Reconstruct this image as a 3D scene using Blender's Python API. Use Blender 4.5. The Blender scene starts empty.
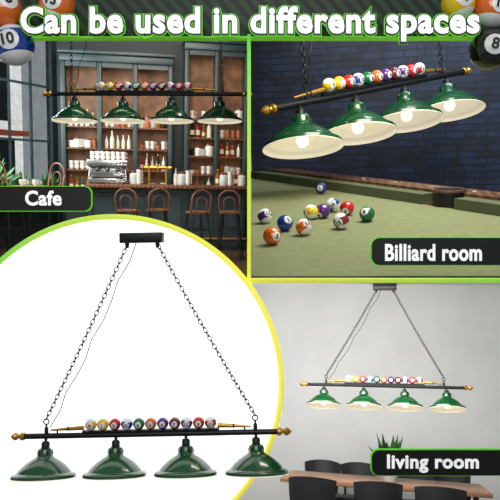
import bpy, bmesh, math, random
from mathutils import Matrix, Vector
random.seed(7)
sc=bpy.context.scene
try:
    sc.view_settings.view_transform='Standard'
except Exception: pass
H=1.8; F=625.0
CAM=Vector((0,0,H))
def T(x,y,z): return Matrix.Translation((x,y,z))
def R(a,ax): return Matrix.Rotation(math.radians(a),4,ax)
def S(x,y=None,z=None):
    if y is None: y=z=x
    return Matrix.Diagonal((x,y,z,1))
# ---------------------------------------------------------------- materials
def lin(c):
    o=[]
    for v in c:
        v/=255.0
        o.append(v/12.92 if v<=0.04045 else ((v+0.055)/1.055)**2.4)
    return (*o,1)
MC={}
def mat(name,c,rough=0.5,metal=0.0,c2=None,scale=6.0,em=0.0,emc=None,bump=0.0,tex='noise',stretch=(1,1,1),coat=0):
    if name in MC: return MC[name]
    m=bpy.data.materials.new(name); m.use_nodes=True
    nt=m.node_tree; b=nt.nodes['Principled BSDF']
    b.inputs['Roughness'].default_value=rough; b.inputs['Metallic'].default_value=metal
    if coat: b.inputs['Coat Weight'].default_value=coat
    if c2 is None: c2=tuple(v*0.92 for v in c)
    tc=nt.nodes.new('ShaderNodeTexCoord'); mp=nt.nodes.new('ShaderNodeMapping')
    mp.inputs['Scale'].default_value=stretch
    nt.links.new(tc.outputs['Object'],mp.inputs['Vector'])
    if tex=='wave':
        t=nt.nodes.new('ShaderNodeTexWave'); t.inputs['Scale'].default_value=scale; t.inputs['Distortion'].default_value=4; t.inputs['Detail'].default_value=3
    else:
        t=nt.nodes.new('ShaderNodeTexNoise'); t.inputs['Scale'].default_value=scale; t.inputs['Detail'].default_value=5
    nt.links.new(mp.outputs[0],t.inputs['Vector'])
    r=nt.nodes.new('ShaderNodeValToRGB'); r.color_ramp.elements[0].position=0.35; r.color_ramp.elements[1].position=0.65
    r.color_ramp.elements[0].color=lin(c2); r.color_ramp.elements[1].color=lin(c)
    nt.links.new(t.outputs['Fac'],r.inputs['Fac']); nt.links.new(r.outputs['Color'],b.inputs['Base Color'])
    if em:
        b.inputs['Emission Strength'].default_value=em
        if emc: b.inputs['Emission Color'].default_value=lin(emc)
        else: nt.links.new(r.outputs['Color'],b.inputs['Emission Color'])
    if bump:
        bp=nt.nodes.new('ShaderNodeBump'); bp.inputs['Strength'].default_value=bump
        nt.links.new(t.outputs['Fac'],bp.inputs['Height']); nt.links.new(bp.outputs[0],b.inputs['Normal'])
    MC[name]=m; return m
def grad(name,ca,cb,axis='X',a=-1,b_=1,em=0.5):
    m=bpy.data.materials.new(name); m.use_nodes=True; nt=m.node_tree; b=nt.nodes['Principled BSDF']
    tc=nt.nodes.new('ShaderNodeTexCoord'); sp=nt.nodes.new('ShaderNodeSeparateXYZ'); mr=nt.nodes.new('ShaderNodeMapRange')
    mr.inputs['From Min'].default_value=a; mr.inputs['From Max'].default_value=b_
    r=nt.nodes.new('ShaderNodeValToRGB'); r.color_ramp.elements[0].color=lin(ca); r.color_ramp.elements[1].color=lin(cb)
    nt.links.new(tc.outputs['Object'],sp.inputs[0]); nt.links.new(sp.outputs[axis],mr.inputs['Value']); nt.links.new(mr.outputs[0],r.inputs['Fac'])
    nt.links.new(r.outputs[0],b.inputs['Base Color']); nt.links.new(r.outputs[0],b.inputs['Emission Color']); b.inputs['Emission Strength'].default_value=em
    return m
def brick(name,c1,c2,mortar,scale,bw=0.9,rh=0.25,rough=.6,bump=.6,ms=.02,dark=.15):
    m=bpy.data.materials.new(name); m.use_nodes=True; nt=m.node_tree; b=nt.nodes['Principled BSDF']
    tc=nt.nodes.new('ShaderNodeTexCoord'); mp=nt.nodes.new('ShaderNodeMapping'); mp.inputs['Rotation'].default_value=(math.radians(90),0,0)
    t=nt.nodes.new('ShaderNodeTexBrick'); t.inputs['Scale'].default_value=scale; t.inputs['Color1'].default_value=lin(c1); t.inputs['Color2'].default_value=lin(c2); t.inputs['Mortar'].default_value=lin(mortar)
    t.inputs['Brick Width'].default_value=bw; t.inputs['Row Height'].default_value=rh; t.inputs['Mortar Size'].default_value=ms; t.offset=.37; t.squash=.7; t.squash_frequency=3
    n=nt.nodes.new('ShaderNodeTexNoise'); n.inputs['Scale'].default_value=5; n.inputs['Detail'].default_value=8
    mx=nt.nodes.new('ShaderNodeMix'); mx.data_type='RGBA'; mx.blend_type='MULTIPLY'; mx.inputs[0].default_value=.8
    nt.links.new(tc.outputs['Object'],mp.inputs[0]); nt.links.new(mp.outputs[0],t.inputs['Vector']); nt.links.new(tc.outputs['Object'],n.inputs['Vector'])
    nt.links.new(t.outputs['Color'],mx.inputs[6]); 
    rp=nt.nodes.new('ShaderNodeValToRGB'); rp.color_ramp.elements[0].position=.35; rp.color_ramp.elements[1].position=.62; rp.color_ramp.elements[0].color=(dark,dark,dark,1)
    nt.links.new(n.outputs['Fac'],rp.inputs['Fac']); nt.links.new(rp.outputs[0],mx.inputs[7]); nt.links.new(mx.outputs[2],b.inputs['Base Color'])
    bp=nt.nodes.new('ShaderNodeBump'); bp.inputs['Strength'].default_value=bump; nt.links.new(mx.outputs[2],bp.inputs['Height']); nt.links.new(bp.outputs[0],b.inputs['Normal'])
    b.inputs['Roughness'].default_value=rough
    return m
BLACK=mat('black_metal',(20,20,20),.45,.3)
GOLD=mat('brass',(212,160,70),.3,.8)
GREEN=mat('green_enamel',(12,78,38),.25,0,c2=(8,68,33),coat=.6)
WHITE_EN=mat('white_enamel',(248,240,218),.4,0,c2=(244,234,208),em=.42)  # shade insides: bulb light on the enamel put in as emission
BULB=mat('bulb_glow',(255,240,205),.3,0,em=2.0)
WHITE=mat('white_gloss',(245,245,245),.25)
INK=mat('ink_black',(8,8,8),.5,c2=(8,8,8))
BALLC={1:(245,200,30),2:(25,60,160),3:(205,30,30),4:(90,40,130),5:(235,110,30),6:(20,110,60),7:(125,25,35),8:(15,15,15)}
def ballmat(k):
    k=((k-1)%8)+1
    return mat('ball_colour_%d'%k,BALLC[k],.12,coat=.8)
# ---------------------------------------------------------------- builder
def text_data(s,offset=0.02,space=1.0):
    cu=bpy.data.curves.new('t','FONT'); cu.body=s; cu.offset=offset; cu.extrude=0.012; cu.space_character=space; cu.resolution_u=4
    ob=bpy.data.objects.new('t',cu); sc.collection.objects.link(ob)
    bpy.context.view_layer.update()
    dg=bpy.context.evaluated_depsgraph_get(); me=bpy.data.meshes.new_from_object(ob.evaluated_get(dg))
    vs=[v.co.copy() for v in me.vertices]; fs=[tuple(p.vertices) for p in me.polygons]
    bpy.data.objects.remove(ob); bpy.data.curves.remove(cu); bpy.data.meshes.remove(me)
    return vs,fs
class B:
    def __init__(s): s.v=[];s.f=[];s.mi=[];s.mats=[]; s.M=Matrix.Identity(4)
    def idx(s,m):
        if m not in s.mats: s.mats.append(m)
        return s.mats.index(m)
    def add(s,m,vs,fs,M=None):
        o=len(s.v); Q=s.M@M if M is not None else s.M
        s.v+= [Q@Vector(v) for v in vs]; s.f+=[tuple(o+i for i in f) for f in fs]
        k=s.idx(m); s.mi+=[k]*len(fs)
    def box(s,m,c,size,M=None,bev=0):
        x,y,z=[a/2 for a in size]; 
        if bev:
            bm=bmesh.new(); bmesh.ops.create_cube(bm,size=1,matrix=S(*size)); bmesh.ops.bevel(bm,geom=bm.edges[:],offset=bev,segments=2,affect='EDGES',profile=.5)
            vs=[v.co.copy() for v in bm.verts]; bm.verts.index_update(); fs=[tuple(v.index for v in f.verts) for f in bm.faces]; bm.free()
        else:
            vs=[(a,b,d) for a in(-x,x) for b in(-y,y) for d in(-z,z)]
            fs=[(0,1,3,2),(4,6,7,5),(0,4,5,1),(2,3,7,6),(0,2,6,4),(1,5,7,3)]
        Q=T(*c); 
        if M is not None: Q=Q@M
        s.add(m,vs,fs,Q)
    def lathe(s,m,prof,M=None,seg=20,closed=False):
        n=len(prof); vs=[];fs=[]
        for i in range(seg):
            a=2*math.pi*i/seg
            for r,z in prof: vs.append((r*math.cos(a),r*math.sin(a),z))
        for i in range(seg):
            j=(i+1)%seg
            for k in range(n-1): fs.append((i*n+k,j*n+k,j*n+k+1,i*n+k+1))
            if closed: fs.append((i*n+n-1,j*n+n-1,j*n,i*n))
        s.add(m,vs,fs,M)
    def cyl(s,m,p1,p2,r1,r2=None,seg=12):
        p1=Vector(p1);p2=Vector(p2); r2=r1 if r2 is None else r2
        d=p2-p1; L=d.length
        if L<1e-6: return
        q=d.to_track_quat('Z','Y').to_matrix().to_4x4()
        s.lathe(m,[(0.0001,0),(r1,0),(r2,L),(0.0001,L)],Matrix.Translation(p1)@q,seg)
    def path(s,m,pts,r,seg=8):
        for a,b in zip(pts[:-1],pts[1:]): s.cyl(m,a,b,r,seg=seg)
        for p in pts[1:-1]: s.sph(m,p,r,8,5)
    def sph(s,m,c,r,seg=20,rings=12,M=None,mfun=None):
        vs=[];fs=[];
        for k in range(rings+1):
            t=math.pi*k/rings
            for i in range(seg):
                a=2*math.pi*i/seg; vs.append((math.sin(t)*math.cos(a),math.sin(t)*math.sin(a),math.cos(t)))
        Q=T(*c)
        if M is not None: Q=Q@M
        Q=Q@S(r)
        if mfun is None:
            for k in range(rings):
                for i in range(seg): j=(i+1)%seg; fs.append((k*seg+i,(k+1)*seg+i,(k+1)*seg+j,k*seg+j))
            s.add(m,vs,fs,Q)
        else:
            A=[];Bf=[]
            for k in range(rings):
                zc=math.cos(math.pi*(k+.5)/rings)
                for i in range(seg): j=(i+1)%seg; (A if mfun(zc) else Bf).append((k*seg+i,(k+1)*seg+i,(k+1)*seg+j,k*seg+j))
            s.add(m,vs,A,Q); s.add(WHITE,vs,Bf,Q)
    def torus(s,m,M,R_,r,a=14,b=6,sx=1.0):
        vs=[];fs=[]
        for i in range(a):
            t=2*math.pi*i/a
            for j in range(b):
                p=2*math.pi*j/b; vs.append(((R_+r*math.cos(p))*math.cos(t)*sx,(R_+r*math.cos(p))*math.sin(t),r*math.sin(p)))
        for i in range(a):
            for j in range(b): fs.append((i*b+j,((i+1)%a)*b+j,((i+1)%a)*b+(j+1)%b,i*b+(j+1)%b))
        s.add(m,vs,fs,M)
    def prism(s,m,pts,z0,z1,M=None):
        n=len(pts); vs=[(x,y,z0) for x,y in pts]+[(x,y,z1) for x,y in pts]
        fs=[tuple(range(n-1,-1,-1)),tuple(range(n,2*n))]+[(i,(i+1)%n,n+(i+1)%n,n+i) for i in range(n)]
        s.add(m,vs,fs,M)
    def text(s,m,data,M): s.add(m,data[0],data[1],M)
    def pball(s,n,c,r,M=None,number=True,seg=20,rings=14):
        if M is None: M=Matrix.Identity(4)
        m=ballmat(n); Q=M
        if n>8: s.sph(m,c,r,seg,rings,Q,lambda z:abs(z)<.52)
        else: s.sph(m,c,r,seg,rings,Q)
        base=T(*c)@Q@R(90,'X')@S(r)
        prof=[(math.sin(math.radians(a))*1.012,math.cos(math.radians(a))*1.012) for a in (0.01,10,20,30)]
        s.lathe(WHITE,prof,base,14)
        if number:
            d=DIG(n); s.text(INK,d[0],base@T(0,0,1.03)@S(d[1])@T(-d[2][0],-d[2][1],0))
    def done(s,name,M=Matrix.Identity(4),sharp=35):
        if not s.v: return
        lo=[min(v[i] for v in s.v) for i in range(3)]; hi=[max(v[i] for v in s.v) for i in range(3)]
        c=Vector([(a+b)/2 for a,b in zip(lo,hi)])
        me=bpy.data.meshes.new(name); me.from_pydata([v-c for v in s.v],[],s.f)
        for m in s.mats: me.materials.append(m)
        me.polygons.foreach_set('material_index',s.mi); me.polygons.foreach_set('use_smooth',[True]*len(s.f))
        bm=bmesh.new(); bm.from_mesh(me); bmesh.ops.remove_doubles(bm,verts=bm.verts,dist=1e-5); bmesh.ops.recalc_face_normals(bm,faces=bm.faces); bm.to_mesh(me); bm.free()
        me.set_sharp_from_angle(angle=math.radians(sharp)); me.update()
        ob=bpy.data.objects.new(name,me); sc.collection.objects.link(ob); ob.matrix_world=M@Matrix.Translation(c)
        return ob
_dg={}
def bounds(vs): 
    return min(v.x for v in vs),max(v.x for v in vs),min(v.y for v in vs),max(v.y for v in vs)
def DIG(n):
    if n not in _dg:
        d=text_data(str(n),.03); x0,x1,y0,y1=bounds(d[0]); sc_=min(.62/(x1-x0),.56/(y1-y0)); _dg[n]=(d,sc_,((x0+x1)/2,(y0+y1)/2))
    return _dg[n]
# ---------------------------------------------------------------- rooms (each display bay has its own axes)
class Room:
    def __init__(s,vx,vy,eye):
        dx=(vx-250)/F; dz=(250-vy)/F
        s.yaw=-math.atan(dx); pit=math.atan(dz/math.sqrt(1+dx*dx))
        s.R=(Matrix.Rotation(s.yaw,4,'Z')@Matrix.Rotation(pit,4,'X')); s.eye=eye
        s.M=Matrix.Translation(CAM)@s.R@T(0,0,-eye)
    def ray(s,px,py): return s.R.inverted()@Vector(((px-250)/F,1,(250-py)/F))
    def at(s,px,py,d): r=s.ray(px,py); r=r*(d/r.y); return Vector((r.x,r.y,r.z+s.eye))
    def on(s,px,py,z): r=s.ray(px,py); r=r*((z-s.eye)/r.z); return Vector((r.x,r.y,z))
def area(name,loc,tgt,size,e,col=(1,1,1),sy=None):
    l=bpy.data.lights.new(name,'AREA'); l.energy=e; l.size=size; l.color=col
    if sy: l.shape='RECTANGLE'; l.size_y=sy
    o=bpy.data.objects.new(name,l); sc.collection.objects.link(o); o.location=loc
    o.rotation_euler=(Vector(tgt)-Vector(loc)).to_track_quat('-Z','Y').to_euler(); return o
# ---------------------------------------------------------------- the pool-table pendant
def chain(b,p1,p2,link=.034,r=.0026,sag=.0):
    p1=Vector(p1);p2=Vector(p2); d=p2-p1; n=max(2,int(d.length/(link*.8)))
    q=d.to_track_quat('X','Z').to_matrix().to_4x4()
    for i in range(n):
        t=(i+.5)/n; p=p1.lerp(p2,t)+Vector((0,0,-sag*4*t*(1-t)))
        b.torus(BLACK,Matrix.Translation(p)@q@R(90*(i%2)+25,'X'),link*.33,r,10,5,1.6)
def pendant(name,M,s=1,spacing=.41,bar=1.5,can_h=1.13,can_x=0,at=.61,ct=.09,nb=11,br=.0335,tilt=0,sd=.37,arm=0,order=None,rowx=0,num=True,roll=0,face=0,drop=.235):
    b=B(); hb=bar/2
    b.cyl(BLACK,(-hb,0,0),(hb,0,0),.0165,seg=16)
    for sg in(-1,1):
        b.lathe(GOLD,[(.02,0),(.024,.004),(.024,.02),(.014,.026),(.012,.034),(.022,.046),(.024,.056),(.016,.07),(.006,.08),(.0001,.084)],T(sg*hb,0,0)@R(90*sg,'Y'),14)
        x0=rowx+sg*(nb*br+.005); 
        b.cyl(GOLD,(x0,0,.045),(x0+sg*.09,0,.04),.014,.011); b.cyl(BLACK,(x0+sg*.09,0,.04),(x0+sg*.1,0,.04),.012)
        b.cyl(GOLD,(x0+sg*.1,0,.04),(x0+sg*.2,0,.034),.01,.005); b.cyl(BLACK,(x0+sg*.16,0,0),(x0+sg*.16,0,.034),.005)
        b.lathe(BLACK,[(.0001,.0),(.012,0),(.012,.03),(.006,.04),(.006,.055),(.0001,.055)],T(sg*at,0,.015),12)
        b.torus(BLACK,T(sg*at,0,.085)@R(90,'X'),.016,.004)
        chain(b,(sg*at,0,.1),(can_x+sg*ct,0,can_h-.02),sag=.015)
    N=10; pts=[Vector((-at,0.008,.05)).lerp(Vector((can_x-ct*.6,0.008,can_h)),i/N)+Vector((.012*math.sin(i*2.2)+.02,0,-.03*math.sin(math.pi*i/N))) for i in range(N+1)]
    b.path(BLACK,pts,.0028,6)
    b.box(BLACK,(rowx,0,.022),(nb*br*2+.03,.03,.012))
    for i in range(nb):
        n=(order[i%len(order)] if order else i+1)
        b.pball(n,(rowx+(i-(nb-1)/2)*br*2,0,.027+br),br*.995,R((i*37)%23-11,'Y'),seg=18,rings=12,number=num)
    b.box(BLACK,(can_x,0,can_h+.02),(.25,.12,.06),bev=.006); 
    for sg in(-1,1): b.lathe(BLACK,[(.0001,-.03),(.01,-.03),(.014,0)],T(can_x+sg*ct,0,can_h-.01),10)
    if arm: b.box(BLACK,(can_x,arm/2,can_h+.02),(.04,arm,.02))
    k=sd/.37
    for i in range(4):
        x=(i-1.5)*spacing; base=T(x,0,0)@R(roll,'Y')@R(face,'Z')@R(tilt,'X'); b.M=base
        b.cyl(BLACK,(0,0,0),(0,0,-.04),.009)
        b.lathe(BLACK,[(.0001,-.03),(.018,-.03),(.024,-.04),(.024,-.066),(.03,-.07),(.03,-.085)],None,16)
        b.M=base@T(0,0,-drop)
        # barn shade: vented neck, cone-like slope, stepped flat rim
        out=[(.02*k,.166),(.04*k,.162),(.045*k,.153),(.046*k,.124),(.054*k,.114),(.075*k,.104),(.105*k,.085),(.132*k,.062),(.151*k,.042),(.158*k,.031),(.18*k,.024),(.187*k,.018),(.189*k,.0)]
        b.lathe(GREEN,out,None,40)
        inn=[(.187*k,0.001),(.184*k,.014),(.177*k,.02),(.155*k,.028),(.147*k,.04),(.128*k,.059),(.1*k,.082),(.07*k,.1),(.05*k,.107),(.0001,.109)]
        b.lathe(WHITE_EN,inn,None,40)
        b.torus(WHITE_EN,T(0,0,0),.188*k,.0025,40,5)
        for a in range(6): b.box(BLACK,(.0462*k*math.cos(a*math.pi/3),.0462*k*math.sin(a*math.pi/3),.139),(.003,.008,.018),R(a*60,'Z'))
        b.lathe(BULB,[(.0001,.0),(.018,.004),(.03,.02),(.032,.034),(.024,.055),(.014,.075),(.013,.1)],T(0,0,.004),14)
        b.M=Matrix.Identity(4)
    return b.done(name,M@S(s))
# ================================================================ DISPLAY FRONT
W=Room(250,250,H)     # axes of the exhibition hall
LIME=grad('lime_trim_gradient',(240,215,60),(70,190,50),'X',-1.6,1.2,.55)
LIMEV=grad('lime_trim_gradient_v',(225,225,60),(90,200,60),'Z',-.7,.7,.55)
RIM=grad('round_rim_gradient',(90,195,60),(235,225,80),'X',-.9,.7,.6)
D0=3.7; px=D0/F
c=W.at(115,383,D0); rad=165*px
b=B(); b.lathe(mat('white_disc_glow',(255,255,255),.6,c2=(252,252,252),em=1.0),[(.0001,-.03),(rad,-.03),(rad,.03),(.0001,.03)],R(90,'X'),128)  # plain white disc; emission added so it stays evenly white
b.done('round_white_panel',Matrix.Translation(c))
b=B(); b.torus(RIM,R(90,'X'),rad+.006,.016,128,10); b.done('trim_1',T(c.x,c.y-.03,c.z))
p=W.at(249,35,D0); q=W.at(249,281,D0)
b=B(); b.box(LIMEV,(p.x,D0,(p.z+q.z)/2),(.022,.04,p.z-q.z),bev=.004); b.done('trim_2')
q=W.at(250,280.5,D0)
b=B(); b.box(LIME,(.88,D0,q.z),(1.8,.04,.028),bev=.005); b.done('trim_3')
DARKW=mat('dark_plaster',(30,32,34),.9)
b=B(); b.prism(DARKW,[(-4.6,D0+.03),(3.6,D0+.03),(3.6,14.2),(-4.6,14.2)],-.006,.006)
ob=b.done('floor_upper_bays'); sl=30.5/F; a=math.atan(sl)
ob.matrix_world=Matrix.Translation((-.5,8.95,H-8.95*sl))@Matrix.Rotation(-a,4,'X')
b=B()
b.add(DARKW,[(-.006,D0+.02,H-.17),(-.006,14,H-.66),(-.006,14,H+5.2),(-.006,D0+.02,H+1.45),(.006,D0+.02,H-.17),(.006,14,H-.66),(.006,14,H+5.2),(.006,D0+.02,H+1.45)],
  [(0,1,2,3),(7,6,5,4),(0,4,5,1),(1,5,6,2),(2,6,7,3),(3,7,4,0)])
b.done('wall_divider')
# header sign
def dmat():
    m=bpy.data.materials.new('header_green'); m.use_nodes=True; nt=m.node_tree; bs=nt.nodes['Principled BSDF']
    tc=nt.nodes.new('ShaderNodeTexCoord'); mp=nt.nodes.new('ShaderNodeMapping'); mp.inputs['Rotation'].default_value=(0,math.radians(40),0)
    w=nt.nodes.new('ShaderNodeTexWave'); w.inputs['Scale'].default_value=5; r=nt.nodes.new('ShaderNodeValToRGB')
    r.color_ramp.elements[0].color=lin((14,20,14)); r.color_ramp.elements[1].color=lin((34,60,36)); r.color_ramp.elements[0].position=.45; r.color_ramp.elements[1].position=.55
    nt.links.new(tc.outputs['Object'],mp.inputs[0]); nt.links.new(mp.outputs[0],w.inputs[0]); nt.links.new(w.outputs['Fac'],r.inputs[0]); nt.links.new(r.outputs[0],bs.inputs['Base Color']); bs.inputs['Roughness'].default_value=.6
    return m
HG=dmat()
b=B(); t=W.at(-60,-30,D0); u=W.at(560,37,D0)
b.box(HG,((t.x+u.x)/2,D0+.02,(t.z+u.z)/2),(u.x-t.x,.05,t.z-u.z),bev=.006)
b.box(mat('lime_edge',(120,205,50),.5,em=.4),((t.x+u.x)/2,D0+.02,u.z-.003),(u.x-t.x,.056,.01))
TXW=mat('sign_white',(255,255,255),.5,em=.5); TXB=INK; TXL=mat('sign_lime',(110,215,40),.5,em=.45,c2=(90,195,35))
s_="Can be used in different spaces"
sp=1.08
d0=text_data(s_,.034,sp); x0,x1,y0,y1=bounds(d0[0]); DT=D0-.115; k_=DT/F; wd=457*k_; ht=35*k_
sx=wd/(x1-x0); sy=ht/(y1-y0)
for off,m,y in((.034,TXW,-.016),(.07,TXB,-.009),(.095,TXL,-.002)):
    d=text_data(s_,off,sp); pc=W.at(250,25,DT)
    b.text(m,d,T(pc.x,DT+y,pc.z)@R(90,'X')@S(sx,sy,.3)@T(-(x0+x1)/2,-(y0+y1)/2,0))
for px_ in(60,250,440): q=W.at(px_,22,DT); b.cyl(INK,(q.x,DT+.003,q.z),(q.x,D0,q.z),.008)
def hball(n,pxx,pyy,r,rot):
    q=W.at(pxx,pyy,D0-.01); b.pball(n,q,r*px,rot,seg=48,rings=32)
hball(10,14,45,20,R(-12,'Y')@R(4,'Z'))
hball(13,57,6,18,R(15,'Y')); hball(5,4,10,18,R(20,'Y')@R(30,'Z')@R(-30,'X'))
hball(8,490,50,20,R(12,'Y')@R(-6,'Z'))
hball(9,458,4,17,R(-18,'Y')@R(8,'Z')); hball(13,492,9,18,R(10,'Y')@R(10,'Z'))
b.done('header_sign')
def plaque(xa,xb,ya,yb,txt,ta,tb,tya,tyb):
    p=W.at(xa,ya,D0-.03); q=W.at(xb,yb,D0-.03); w=q.x-p.x; h=p.z-q.z; r=h*.3
    def rr(w,h,r): return [(sx_*(w/2-r)+r*math.cos(math.radians(a)),sz*(h/2-r)+r*math.sin(math.radians(a))) for sx_,sz,a0 in((1,1,0),(-1,1,90),(-1,-1,180),(1,-1,270)) for a in range(a0,a0+91,15)]
    b=B(); b.prism(TXL,rr(w+.008,h+.008,r),0,.02,R(90,'X')); b.prism(INK,rr(w,h,r),.02,.026,R(90,'X'))
    d=text_data(txt,.028,1.06); x0,x1,y0,y1=bounds(d[0]); k=(px*(D0-.03)/D0)
    cx=(ta+tb)/2-(xa+xb)/2; cy=(ya+yb)/2-(tya+tyb)/2
    b.text(TXW,d,T(cx*k,-.028,cy*k)@R(90,'X')@S((tb-ta)*k/(x1-x0),(tyb-tya)*k/(y1-y0),.3)@T(-(x0+x1)/2,-(y0+y1)/2,0))
    b.done('label_plaque',T((p.x+q.x)/2,D0-.03,(p.z+q.z)/2))
plaque(-60,92,187,211,"Cafe",27,63,191,206)
plaque(371,560,238,265,"Billiard room",384,480,244,261)
plaque(371,560,449,474,"living room",386,477,453,471)
b=B()
for sg in(-1,1): b.box(BLACK,(sg*1.86,D0+.11,1.63),(.08,.1,3.26),bev=.008)
b.done('display_frame')
b=B(); b.prism(mat('hall_floor',(120,118,114),.5,c2=(105,104,100)),[(-4,-2),(4,-2),(4,D0+.1),(-4,D0+.1)],-.1,0); b.done('floor')
ORD=[9,1,3,10,6,5,4,7,12,3,11,13]
pendant('billiard_pendant_light',Matrix.Translation(W.at(151,434,3.45))@R(-1.1,'Y'),s=.93,spacing=.415,bar=1.5,can_h=1.145,can_x=-.03,at=.62,ct=.09,nb=11,br=.0355,tilt=-14,arm=.2,order=ORD,sd=.365)
# ================================================================ CAFE
C=Room(140,165,1.5); CM=C.M
TEAL=mat('teal_joinery',(42,62,62),.45,c2=(30,48,50),scale=3)
TEALD=mat('teal_dark',(26,38,40),.6); WOODW=mat('warm_wood',(122,74,42),.45,c2=(84,48,26),scale=4,tex='wave',stretch=(1,6,1))
xr=C.at(249.3,165,12.6).x
P0=Vector((-1.62,12.6,0)); wd_=Vector((-.55,-.835,0)); LW=5.2
P1w=P0+wd_*LW
b=B(); b.box(TEALD,((xr-1.66)/2,12.65,2.2),(xr+1.66,.1,4.6)); b.done('wall_back',CM)
b=B(); b.prism(mat('cafe_floor',(98,72,52),.35,c2=(64,46,36),scale=5),[(P1w.x,P1w.y),(P0.x,12.6),(xr,12.6),(C.at(249,270,8.3).x,8.3)],-.02,0); b.done('floor_cafe',CM)
b=B(); b.prism(mat('cafe_ceiling',(52,40,32),.8,c2=(36,30,26)),[(P1w.x,P1w.y),(-2.4,5),(C.at(249,40,5).x,5),(xr,12.7),(P0.x,12.7)],4.5,4.55)
for y in(7,8.5,10,11.5): b.box(WOODW,(-.55,y,4.42),(2.2,.16,.16))
b.done('ceiling',CM)
# window wall, angled: own axes, +X runs along the wall towards the viewer, -Y is outdoors
WL=CM@Matrix.Translation(P0)@Matrix.Rotation(math.atan2(wd_.y,wd_.x),4,'Z')
OUT=-1
b=B(); b.box(TEALD,(LW/2,0,.4),(LW,.1,.8)); b.box(TEALD,(LW/2,0,4.3),(LW,.1,.5))
nb_=3; bw=LW/nb_
for i in range(nb_+1): b.box(TEALD,(min(max(i*bw,.05),LW-.05),0,2.4),(.12,.14,3.4))
b.done('wall_left',WL)
g=mat('window_glass',(235,240,240),.02); g.node_tree.nodes['Principled BSDF'].inputs['Transmission Weight'].default_value=1; g.node_tree.nodes['Principled BSDF'].inputs['IOR'].default_value=1.02
for n in range(nb_):
    b=B(); xa=n*bw+.07; xb=(n+1)*bw-.07
    for k in range(4): x=xa+(xb-xa)*k/3; b.box(TEAL,(x,0,2.42),(.035,.04,3.2))
    for z in(.84,1.9,2.9,3.98): b.box(TEAL,((xa+xb)/2,0,z),(xb-xa,.04,.04))
    b.box(g,((xa+xb)/2,0,2.42),(xb-xa,.004,3.1)); b.done('window_%d'%(n+1),WL)
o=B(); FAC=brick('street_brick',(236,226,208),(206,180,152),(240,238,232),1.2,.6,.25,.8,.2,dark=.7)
fb=FAC.node_tree.nodes['Principled BSDF']; fb.inputs['Emission Color'].default_value=(.85,.87,.86,1); fb.inputs['Emission Strength'].default_value=.8  # outdoor daylight put into the materials as emission; awnings, paving, leaves too
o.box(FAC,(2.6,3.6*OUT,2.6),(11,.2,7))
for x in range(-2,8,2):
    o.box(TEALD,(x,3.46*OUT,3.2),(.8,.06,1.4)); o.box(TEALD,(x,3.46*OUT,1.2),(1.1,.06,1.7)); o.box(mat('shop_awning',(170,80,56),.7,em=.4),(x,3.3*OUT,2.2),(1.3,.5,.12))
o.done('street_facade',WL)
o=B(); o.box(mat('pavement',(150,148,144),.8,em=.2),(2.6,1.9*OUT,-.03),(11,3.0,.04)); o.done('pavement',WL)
for tx in(1.0,3.3):
    b=B()
    for i in range(220):
        a_=random.random()*6.28; r=random.random()**.5
        cp=Vector((tx+.6*r*math.cos(a_),(1.7+.6*r*math.sin(a_))*OUT,2.7+random.uniform(-.8,.8)))
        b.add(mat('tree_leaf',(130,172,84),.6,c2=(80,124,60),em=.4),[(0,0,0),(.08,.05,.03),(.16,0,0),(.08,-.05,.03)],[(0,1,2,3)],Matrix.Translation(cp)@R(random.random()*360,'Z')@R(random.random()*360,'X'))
    b.cyl(WOODW,(tx,1.7*OUT,0),(tx,1.7*OUT,2.6),.06); b.done('street_tree',WL)
# back bar cabinets
BOT=[mat('bottle_amber',(150,84,26),.15),mat('bottle_green',(38,80,44),.15),mat('bottle_clear',(205,210,200),.1),mat('bottle_red',(140,30,26),.2),mat('bottle_dark',(34,24,20),.15),mat('label_cream',(225,208,170),.6),mat('cap_gold',(205,170,80),.35,.6)]
GLOW=mat('shelf_back_glow',(128,88,56),.6,c2=(92,60,36),em=.2)  # warm shelf lighting put into the back panel as emission
def bottle(b,x,y,z,h,m):
    r=h*.13
    b.lathe(m,[(.0001,0),(r,0),(r,h*.55),(r*.8,h*.64),(r*.32,h*.75),(r*.32,h*.93)],T(x,y,z),8)
    b.lathe(BOT[6],[(r*.36,h*.9),(r*.36,h),(.0001,h)],T(x,y,z),8); b.lathe(BOT[5],[(r*1.03,h*.15),(r*1.03,h*.42)],T(x,y,z),8)
CUPW=mat('crockery_white',(236,230,220),.3); TERR=mat('crockery_terracotta',(176,98,62),.5)
def cup(b,x,y,z,m=CUPW,s=1):
    b.lathe(m,[(.0001,0),(.024*s,0),(.04*s,.03*s),(.043*s,.075*s),(.039*s,.075*s),(.03*s,.02*s),(.0001,.012*s)],T(x,y,z),12); b.torus(m,T(x+.047*s,y,z+.042*s)@R(90,'X'),.018*s,.005*s,10,5)
def jar(b,x,y,z,h,m):
    b.lathe(m,[(.0001,0),(h*.3,0),(h*.34,h*.1),(h*.34,h*.72),(h*.24,h*.82)],T(x,y,z),12); b.lathe(WOODW,[(h*.26,h*.82),(h*.26,h*.98),(.0001,h)],T(x,y,z),12)
def platestack(b,x,y,z,n=6):
    for i in range(n): b.lathe(CUPW,[(.0001,0),(.05,0),(.09,.014),(.088,.018),(.0001,.008)],T(x,y,z+.014*i),14)
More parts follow.
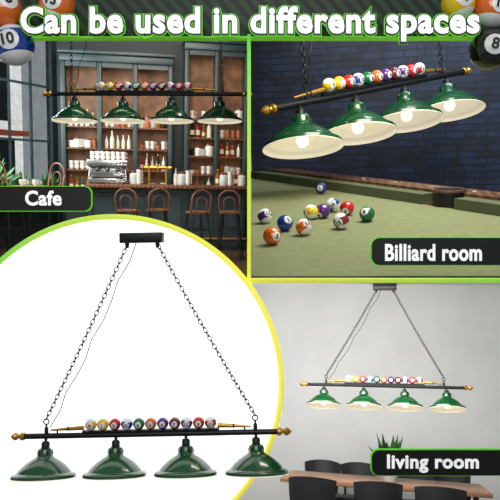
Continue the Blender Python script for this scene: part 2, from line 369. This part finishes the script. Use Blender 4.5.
def cabinet(pa,pb,ptop,zs,d=12.2,bays=3,z0=1.0,mix=.5):
    xa=C.at(pa,165,d).x; xb=C.at(pb,165,d).x; zt=C.at((pa+pb)/2,ptop,d).z; w=xb-xa; xm=(xa+xb)/2
    b=B(); b.box(GLOW,(xm,d+.33,(zt+z0)/2),(w,.03,zt-z0)); 
    for k in range(bays+1): b.box(TEAL,(xa+w*k/bays,d+.15,(zt)/2),(.08,.4,zt),bev=.008)
    b.box(TEAL,(xm,d+.12,zt),(w+.1,.46,.12),bev=.01); b.box(TEAL,(xm,d+.1,zt+.1),(w+.14,.52,.06),bev=.01); b.box(TEAL,(xm,d+.1,z0-.03),(w,.5,.06)); b.box(TEALD,(xm,d+.15,z0/2),(w,.4,z0-.02))
    for k in range(bays):
        xc=xa+w*(k+.5)/bays; bw=w/bays-.1
        for z in zs: b.box(WOODW,(xc,d+.15,z-.015),(bw,.3,.03))
        b.box(TEAL,(xc,d-.02,zt-.1),(bw,.04,.1))
    b.done('back_bar_shelving',CM)
    b=B()
    for k in range(bays):
        xc=xa+w*(k+.5)/bays; bw=w/bays-.14
        for li,z in enumerate([z0]+zs):
            n=max(3,int(bw/.1)); kind=(k+li)%3
            for i in range(n):
                if random.random()<.06: continue
                x=xc-bw/2+bw*(i+.5)/n; y=d+.1+random.uniform(-.04,.05)
                if kind==0: bottle(b,x,y,z,random.uniform(.24,.34),random.choice(BOT[:5]+BOT[2:3]))
                elif kind==1:
                    m=random.choice((CUPW,CUPW,TERR)); cup(b,x,y,z,m,1.1)
                    if random.random()<.7: cup(b,x,y,z+.075,m,1.1)
                else:
                    if i%3==2: platestack(b,x,y,z,random.randint(5,11))
                    else: jar(b,x,y,z,random.uniform(.16,.24),random.choice((BOT[0],BOT[2],BOT[4],CUPW,TERR)))
    b.done('shelf_bottles_and_crockery',CM)
cabinet(64,170,60,[1.4,1.8,2.2],bays=3)
cabinet(186,245,48,[1.35,1.7,2.05,2.4],d=12.15,bays=2)
d=11.2; xa=C.at(88,190,d).x; xb=C.at(246,190,d).x; xm=(xa+xb)/2; w=xb-xa
b=B(); b.box(TEAL,(xm,d+.28,.55),(w,.5,1.1)); b.box(WOODW,(xm,d+.2,1.13),(w+.04,.75,.06),bev=.01); b.box(TEALD,(xm,d,.06),(w+.02,.08,.12)); b.box(TEAL,(xm,d,1.06),(w,.08,.06))
n=5
for i in range(n):
    x=xa+w*(i+.5)/n; pw=w/n-.1
    for sg in(-1,1): b.box(TEALD,(x+sg*pw/2,d+.01,.58),(.03,.05,.8)); b.box(TEALD,(x,d+.01,.58+sg*.4),(pw,.05,.03))
b.cyl(GOLD,(xa,d-.12,.22),(xb,d-.12,.22),.02)
for i in range(4): b.cyl(GOLD,(xa+.1+(w-.2)*i/3,d-.12,.22),(xa+.1+(w-.2)*i/3,d+.05,.22),.012)
b.done('bar_counter',CM)
STEEL=mat('brushed_steel',(190,190,185),.25,.9)
def espresso(pxx):
    x=C.at(pxx,180,d+.2).x; b=B(); b.M=T(x,d+.25,1.162)
    b.box(STEEL,(0,0,.06),(.66,.4,.08),bev=.01); b.box(STEEL,(0,.08,.2),(.64,.24,.22),bev=.015); b.box(STEEL,(0,0,.36),(.7,.42,.12),bev=.02); b.box(BLACK,(0,-.12,.105),(.54,.2,.015))
    for sx_ in(-.28,.28):
        for sy_ in(-.14,.14): b.cyl(BLACK,(sx_,sy_,0),(sx_,sy_,.03),.02)
    for sg in(-.17,0,.17):
        b.cyl(STEEL,(sg,-.1,.3),(sg,-.1,.24),.035); b.cyl(BLACK,(sg,-.12,.24),(sg,-.28,.22),.014)
    b.cyl(STEEL,(.3,-.12,.32),(.32,-.18,.12),.008); b.cyl(STEEL,(-.3,-.12,.32),(-.32,-.18,.12),.008)
    for i in range(7):
        for l in range(2): cup(b,-.27+.09*i,0,.42+l*.07,CUPW,.95)
    b.M=Matrix.Identity(4); b.done('espresso_machine',CM)
espresso(108)
b=B()
for i,pp in enumerate((134,139,176,182,188,218,224,230,236,242)):
    x=C.at(pp,180,d+.1).x
    if i%3==0: jar(b,x,d+.15,1.161,.24,BOT[2])
    elif i%3==1: 
        for l in range(4): cup(b,x,d+.1,1.161+l*.06,CUPW,1.05)
    else: bottle(b,x,d+.15,1.161,.3,BOT[i%5])
b.done('counter_crockery',CM)
x=C.at(158,180,d).x; b=B(); b.cyl(GOLD,(x-.15,d+.15,1.16),(x-.15,d+.15,1.45),.02); b.cyl(GOLD,(x+.15,d+.15,1.16),(x+.15,d+.15,1.45),.02); b.cyl(GOLD,(x-.24,d+.15,1.46),(x+.24,d+.15,1.46),.035)
for k in(-.16,0,.16): b.cyl(GOLD,(x+k,d+.12,1.46),(x+k,d,1.42),.012); b.cyl(BLACK,(x+k,d+.1,1.5),(x+k,d+.08,1.66),.014,.02)
b.done('beer_tap_tower',CM)
SEAT=mat('stool_wood',(140,88,52),.45,c2=(102,62,36),scale=5)
def stool(pxx,dd,yaw,zs=.75,back=.38):
    b=B(); x=C.at(pxx,230,dd).x; b.M=T(x,dd,0)@R(yaw,'Z')
    b.lathe(SEAT,[(.0001,zs),(.17,zs),(.19,zs+.012),(.19,zs+.03),(.15,zs+.04),(.0001,zs+.035)],None,24)
    for sx_ in(-1,1):
        for sy_ in(-1,1):
            b.cyl(BLACK,(sx_*.12,sy_*.12,zs),(sx_*.2,sy_*.2,0.003),.014)
    for z,k in((.28,.175),(.5,.15)):
        pts=[(k,k,z),(-k,k,z),(-k,-k,z),(k,-k,z),(k,k,z)]; b.path(BLACK,pts,.009,6)
    pts=[(-.16,.1,zs)]+[(-.17*math.cos(math.radians(a)),.17,zs+back*.6+back*.4*math.sin(math.radians(a))) for a in range(0,181,20)]+[(.16,.1,zs)]
    b.path(SEAT,pts,.014,8)
    pts=[(-.08,.12,zs)]+[(-.09*math.cos(math.radians(a)),.17,zs+back*.5+back*.22*math.sin(math.radians(a))) for a in range(0,181,30)]+[(.08,.12,zs)]
    b.path(SEAT,pts,.009,6)
    b.M=Matrix.Identity(4); b.done('bar_stool',CM)
stool(128,10.2,170); stool(158,10.4,185); stool(197,10.0,200); stool(230,10.1,165)
stool(8,9.9,60,1.0,.5); stool(50,10.5,-40,1.0,.5)
b=B(); x=C.at(29,200,10.2).x; b.box(SEAT,(x,10.2,1.12),(.5,.5,.04),bev=.01); b.cyl(BLACK,(x,10.2,1.1),(x,10.2,.03),.03); b.lathe(BLACK,[(.0001,.04),(.05,.04),(.2,.012),(.2,0),(.0001,0)],T(x,10.2,0)); cup(b,x-.08,10.15,1.14,CUPW,1.3); cup(b,x+.12,10.1,1.14,CUPW,1.3); b.done('high_table',CM)
LEAF=mat('leaf_green',(72,122,58),.5,c2=(42,84,40))
def plant(name,M,x,y,z,s,pot=(60,50,44),n=26):
    b=B(); b.M=T(x,y,z)@S(s); b.lathe(mat(name+'_pot',pot,.6),[(.0001,0),(.07,0),(.1,.16),(.105,.18),(.09,.18),(.08,.15),(.0001,.15)],None,18)
    for i in range(n):
        a=random.random()*360; t=random.uniform(12,70); L=random.uniform(.2,.38)
        Q=T(0,0,.16)@R(a,'Z')@R(t,'Y'); b.add(LEAF,[(0,0,0),(.03,.035,L*.5),(.03,-.035,L*.5),(0,0,L)],[(0,1,3),(0,3,2)],Q)
    b.M=Matrix.Identity(4); b.done(name,M)
b=B(); b.box(WOODW,(LW/2,.24,.83),(LW-.2,.38,.05)); b.done('window_sill',WL)
for x in(.6,1.3): plant('potted_fern',WL,x,.36,.855,1.0,n=40)
for x in(2.1,2.9): plant('potted_fern',WL,x,.48,.855,1.5,n=60)
pendant('billiard_pendant_light',CM@Matrix.Translation(C.at(147,94,5.75))@R(-math.degrees(C.yaw),'Z')@R(-1.2,'Y'),s=1.06,spacing=.405,bar=1.6,can_h=1.0,at=.63,ct=.6,nb=11,br=.036,tilt=-3,sd=.365,order=ORD,rowx=-.02,num=False,drop=.225)
def rl(room,name,loc,tgt,size,e,col,sy=None): area(name,room.M@Vector(loc),room.M@Vector(tgt),size,e,col,sy)
rl(C,'cafe_bar_fill',(.3,10,4.3),(.3,11.8,1),1.5,110,(1,.88,.72)); rl(C,'cafe_daylight',(-2.3,10.2,2.8),(1.5,11,1),2.0,190,(.84,.93,1)); rl(C,'cafe_front_light',(-.2,6.3,3.6),(.3,11.5,1.3),1.2,80,(1,.94,.86))  # warm area lamp added above the bar, no fitting there
# ================================================================ BILLIARD ROOM
Z=Room(375,105,3.056); ZM=Z.M; FZ=2.0
xl=Z.at(251,150,11.4).x
b=B(); b.box(brick('slate_stone',(34,52,82),(18,30,50),(9,14,26),1.9,.95,.22,.6,.6,.022,dark=.3),((xl+6)/2,11.5,2.9),(6-xl,.2,5.9)); b.done('wall_stone',ZM)
FELT=mat('olive_felt',(122,130,92),.95,c2=(112,120,84),scale=14,bump=.05)
RAILW=mat('rail_wood',(112,76,48),.35,c2=(78,50,32),scale=3,tex='wave',stretch=(1,1,5))
A=Z.on(251.5,178,FZ); P2=Z.on(500,216,FZ); dr=(P2-A); Bp=A+dr*1.5; Cc=Z.on(600,276,FZ); Dd=Z.on(251.5,276,FZ)
b=B(); b.prism(FELT,[(A.x,A.y),(Bp.x,Bp.y),(Cc.x,Cc.y),(Dd.x,Dd.y)],FZ-.012,FZ)
dn=dr.normalized(); nn=Vector((-dn.y,dn.x,0)); 
if nn.y<0: nn=-nn
L=dr.length*1.5
def strip(m,o0,o1,z0,z1,s0=0.0,s1=1.0,cut=0.0):
    p=A+dn*(L*s0); q=A+dn*(L*s1)
    pts=[p+nn*o0,q+nn*o0,q+nn*o1,p+nn*o1]
    pts[3]=pts[3]+dn*(cut*(o1)); pts[0]=pts[0]+dn*(cut*o0)
    b.prism(m,[(v.x,v.y) for v in pts],z0,z1)
DK=mat('cushion_felt',(84,94,66),.9)
pk=Z.on(437,207,FZ); sp_=(pk-A).dot(dn)/L; gw=.03
strip(DK,-.02,.16,FZ,FZ+.11,0,sp_-gw,1.0); strip(DK,-.02,.16,FZ,FZ+.11,sp_+gw,1,0)
strip(RAILW,.16,.46,FZ-.02,FZ+.14,0,1,1.0); strip(RAILW,.45,.5,FZ-.5,FZ+.12,0,1,1.0)
pc=A+dn*(L*sp_)+nn*.14
b.lathe(INK,[(.0001,0),(.14,0),(.14,.145),(.17,.15),(.17,-.02)],T(pc.x,pc.y,FZ),24); b.torus(mat('pocket_leather',(60,36,22),.5),T(pc.x,pc.y,FZ+.15),.15,.025,24,8)
for i in range(1,12):
    q=A+dn*(L*i/12)+nn*.33
    b.lathe(WHITE,[(.0001,.143),(.022,.142),(.022,.13)],T(q.x,q.y,FZ),8)
b.done('billiard_table',ZM)
BL=[(12,265,216),(2,285,223),(5,272,236),(13,304,227),(9,311,212),(4,323,211),(10,333,205),(15,341,221),(3,347,208),(6,367,214),(2,321,188)]
for n,x_,y_ in BL:
    rb=.072; q=Z.on(x_,y_,FZ+rb); b=B(); b.pball(n,(0,0,0),rb,R(random.uniform(-60,60),'Z')@R(random.uniform(-50,30),'X')@R(random.uniform(-60,60),'Y'),seg=28,rings=18)
    b.done('billiard_ball',ZM@Matrix.Translation(q))
zy=math.degrees(Z.yaw)
pendant('billiard_pendant_light',ZM@Matrix.Translation(Z.at(380,88,8.8))@R(48,'Z')@R(-6.5,'Y'),s=2.45,spacing=.392,bar=1.5,can_h=1.0,at=.54,ct=.5,nb=11,br=.036,tilt=-20,sd=.39,order=ORD,rowx=-.02,roll=5,face=-48-zy,drop=.225)
rl(Z,'billiard_overhead',(.6,6.2,5.2),(.2,6.4,2),2.2,225,(1,.93,.8)); rl(Z,'billiard_wall_wash',(1.5,9.2,5.4),(1.5,11.4,2.5),2.5,100,(.7,.83,1),.8)
# ================================================================ LIVING ROOM
V=Room(385,415,1.45); VM=V.M
WALLG=mat('grey_plaster',(224,224,222),.85,c2=(217,217,215),scale=2)
xl=V.at(120,400,9).x
zt=V.at(385,284,9).z
b=B(); b.box(WALLG,((xl+4.5)/2,9.05,zt/2),(4.5-xl,.1,zt)); b.done('wall_back_living',VM)
b=B(); b.box(WHITE,((xl+4.5)/2,8.98,.05),(4.5-xl,.03,.1)); b.done('baseboard_back',VM)
b=B(); b.prism(mat('living_floor',(150,140,128),.4),[(xl,5),(4.5,5),(4.5,9),(xl,9)],-.05,0); b.done('floor_living',VM)
TW=mat('table_oak',(168,122,86),.4,c2=(134,94,64),scale=4,tex='wave',stretch=(6,1,1))
b=B(); xa=V.at(288,470,7.4).x; xb=V.at(484,470,7.4).x; xm=(xa+xb)/2
b.box(TW,(xm,7.3,.74),(xb-xa,.9,.045),bev=.008)
for sx_ in(-1,1):
    for sy_ in(-1,1): b.cyl(BLACK,(xm+sx_*((xb-xa)/2-.15),7.3+sy_*.36,.72),(xm+sx_*((xb-xa)/2-.06),7.3+sy_*.4,.004),.028,.018)
b.done('dining_table',VM)
CH=mat('chair_black',(46,45,46),.5)
def dchair(pxx,dd,yaw):
    b=B(); x=V.at(pxx,480,dd).x; b.M=T(x,dd,0)@R(yaw,'Z')
    b.box(CH,(0,0,.45),(.44,.42,.05),bev=.02)
    N=10; vs=[];fs=[]
    for i in range(N+1):
        a=math.radians(-62+124*i/N); dz=.06*(1-math.cos(a))
        for z,k in((.56,.205),(.68,.225),(.86,.235)):
            for t in(0,.02): vs.append(((k-t)*math.sin(a)*1.1,(k-t)*math.cos(a),z-(dz if z>.8 else 0)))
    for i in range(N):
        o=i*6;p=o+6
        fs+=[(o,p,p+2,o+2),(o+2,p+2,p+4,o+4),(o+1,o+3,p+3,p+1),(o+3,o+5,p+5,p+3),(o+4,p+4,p+5,o+5),(o,o+1,p+1,p)]
    fs+=[(0,2,3,1),(2,4,5,3)]; o=N*6; fs+=[(o,o+1,o+3,o+2),(o+2,o+3,o+5,o+4)]
    b.add(CH,vs,fs)
    for sg in(-1,1): b.cyl(BLACK,(sg*.17,.15,.45),(sg*.18,.16,.6),.014)
    for sx_ in(-1,1):
        for sy_ in(-1,1): b.cyl(BLACK,(sx_*.17,sy_*.16,.44),(sx_*.23,sy_*.22,0.004),.016,.011)
    b.M=Matrix.Identity(4); b.done('dining_chair',VM)
for pp,dd,yw in((314,6.35,178),(377,6.4,186),(440,6.35,176)): dchair(pp,dd,yw)
for pp,dd,yw in((322,8.15,2),(358,8.15,-4),(415,8.15,3),(452,8.15,0)): dchair(pp,dd,yw)
q=V.at(390,460,7.3); plant('potted_plant',VM,q.x,7.3,.764,1.0,(190,188,182),44)
pendant('billiard_pendant_light',VM@Matrix.Translation(V.at(384,386,6.8))@R(-1.2,'Y'),s=1.0,spacing=.415,bar=1.6,can_h=1.03,can_x=.03,at=.6,ct=.09,nb=11,br=.036,tilt=-10,sd=.36,order=ORD,num=False,drop=.22)
rl(V,'living_wall_fill',(-.8,5.9,2.6),(-.6,9,1.4),3.0,190,(1,.99,.97),1.0)  # area lamp added to brighten the wall, no ceiling fitting
# ================================================================ added front key light, world, camera
area('front_key_light',(0,-.5,4.4),(0,3.7,1.8),3,110)  # unseen key lamp added to light the sign front
w=bpy.data.worlds.new('World'); sc.world=w; w.use_nodes=True; nt=w.node_tree; bg=nt.nodes['Background']; bg.inputs[0].default_value=(.8,.85,.9,1); bg.inputs[1].default_value=.35
cd=bpy.data.cameras.new('Camera'); cd.sensor_width=36; cd.lens=36*F/500; cam=bpy.data.objects.new('Camera',cd); sc.collection.objects.link(cam); cam.location=CAM; cam.rotation_euler=(math.radians(90),0,0); sc.camera=cam
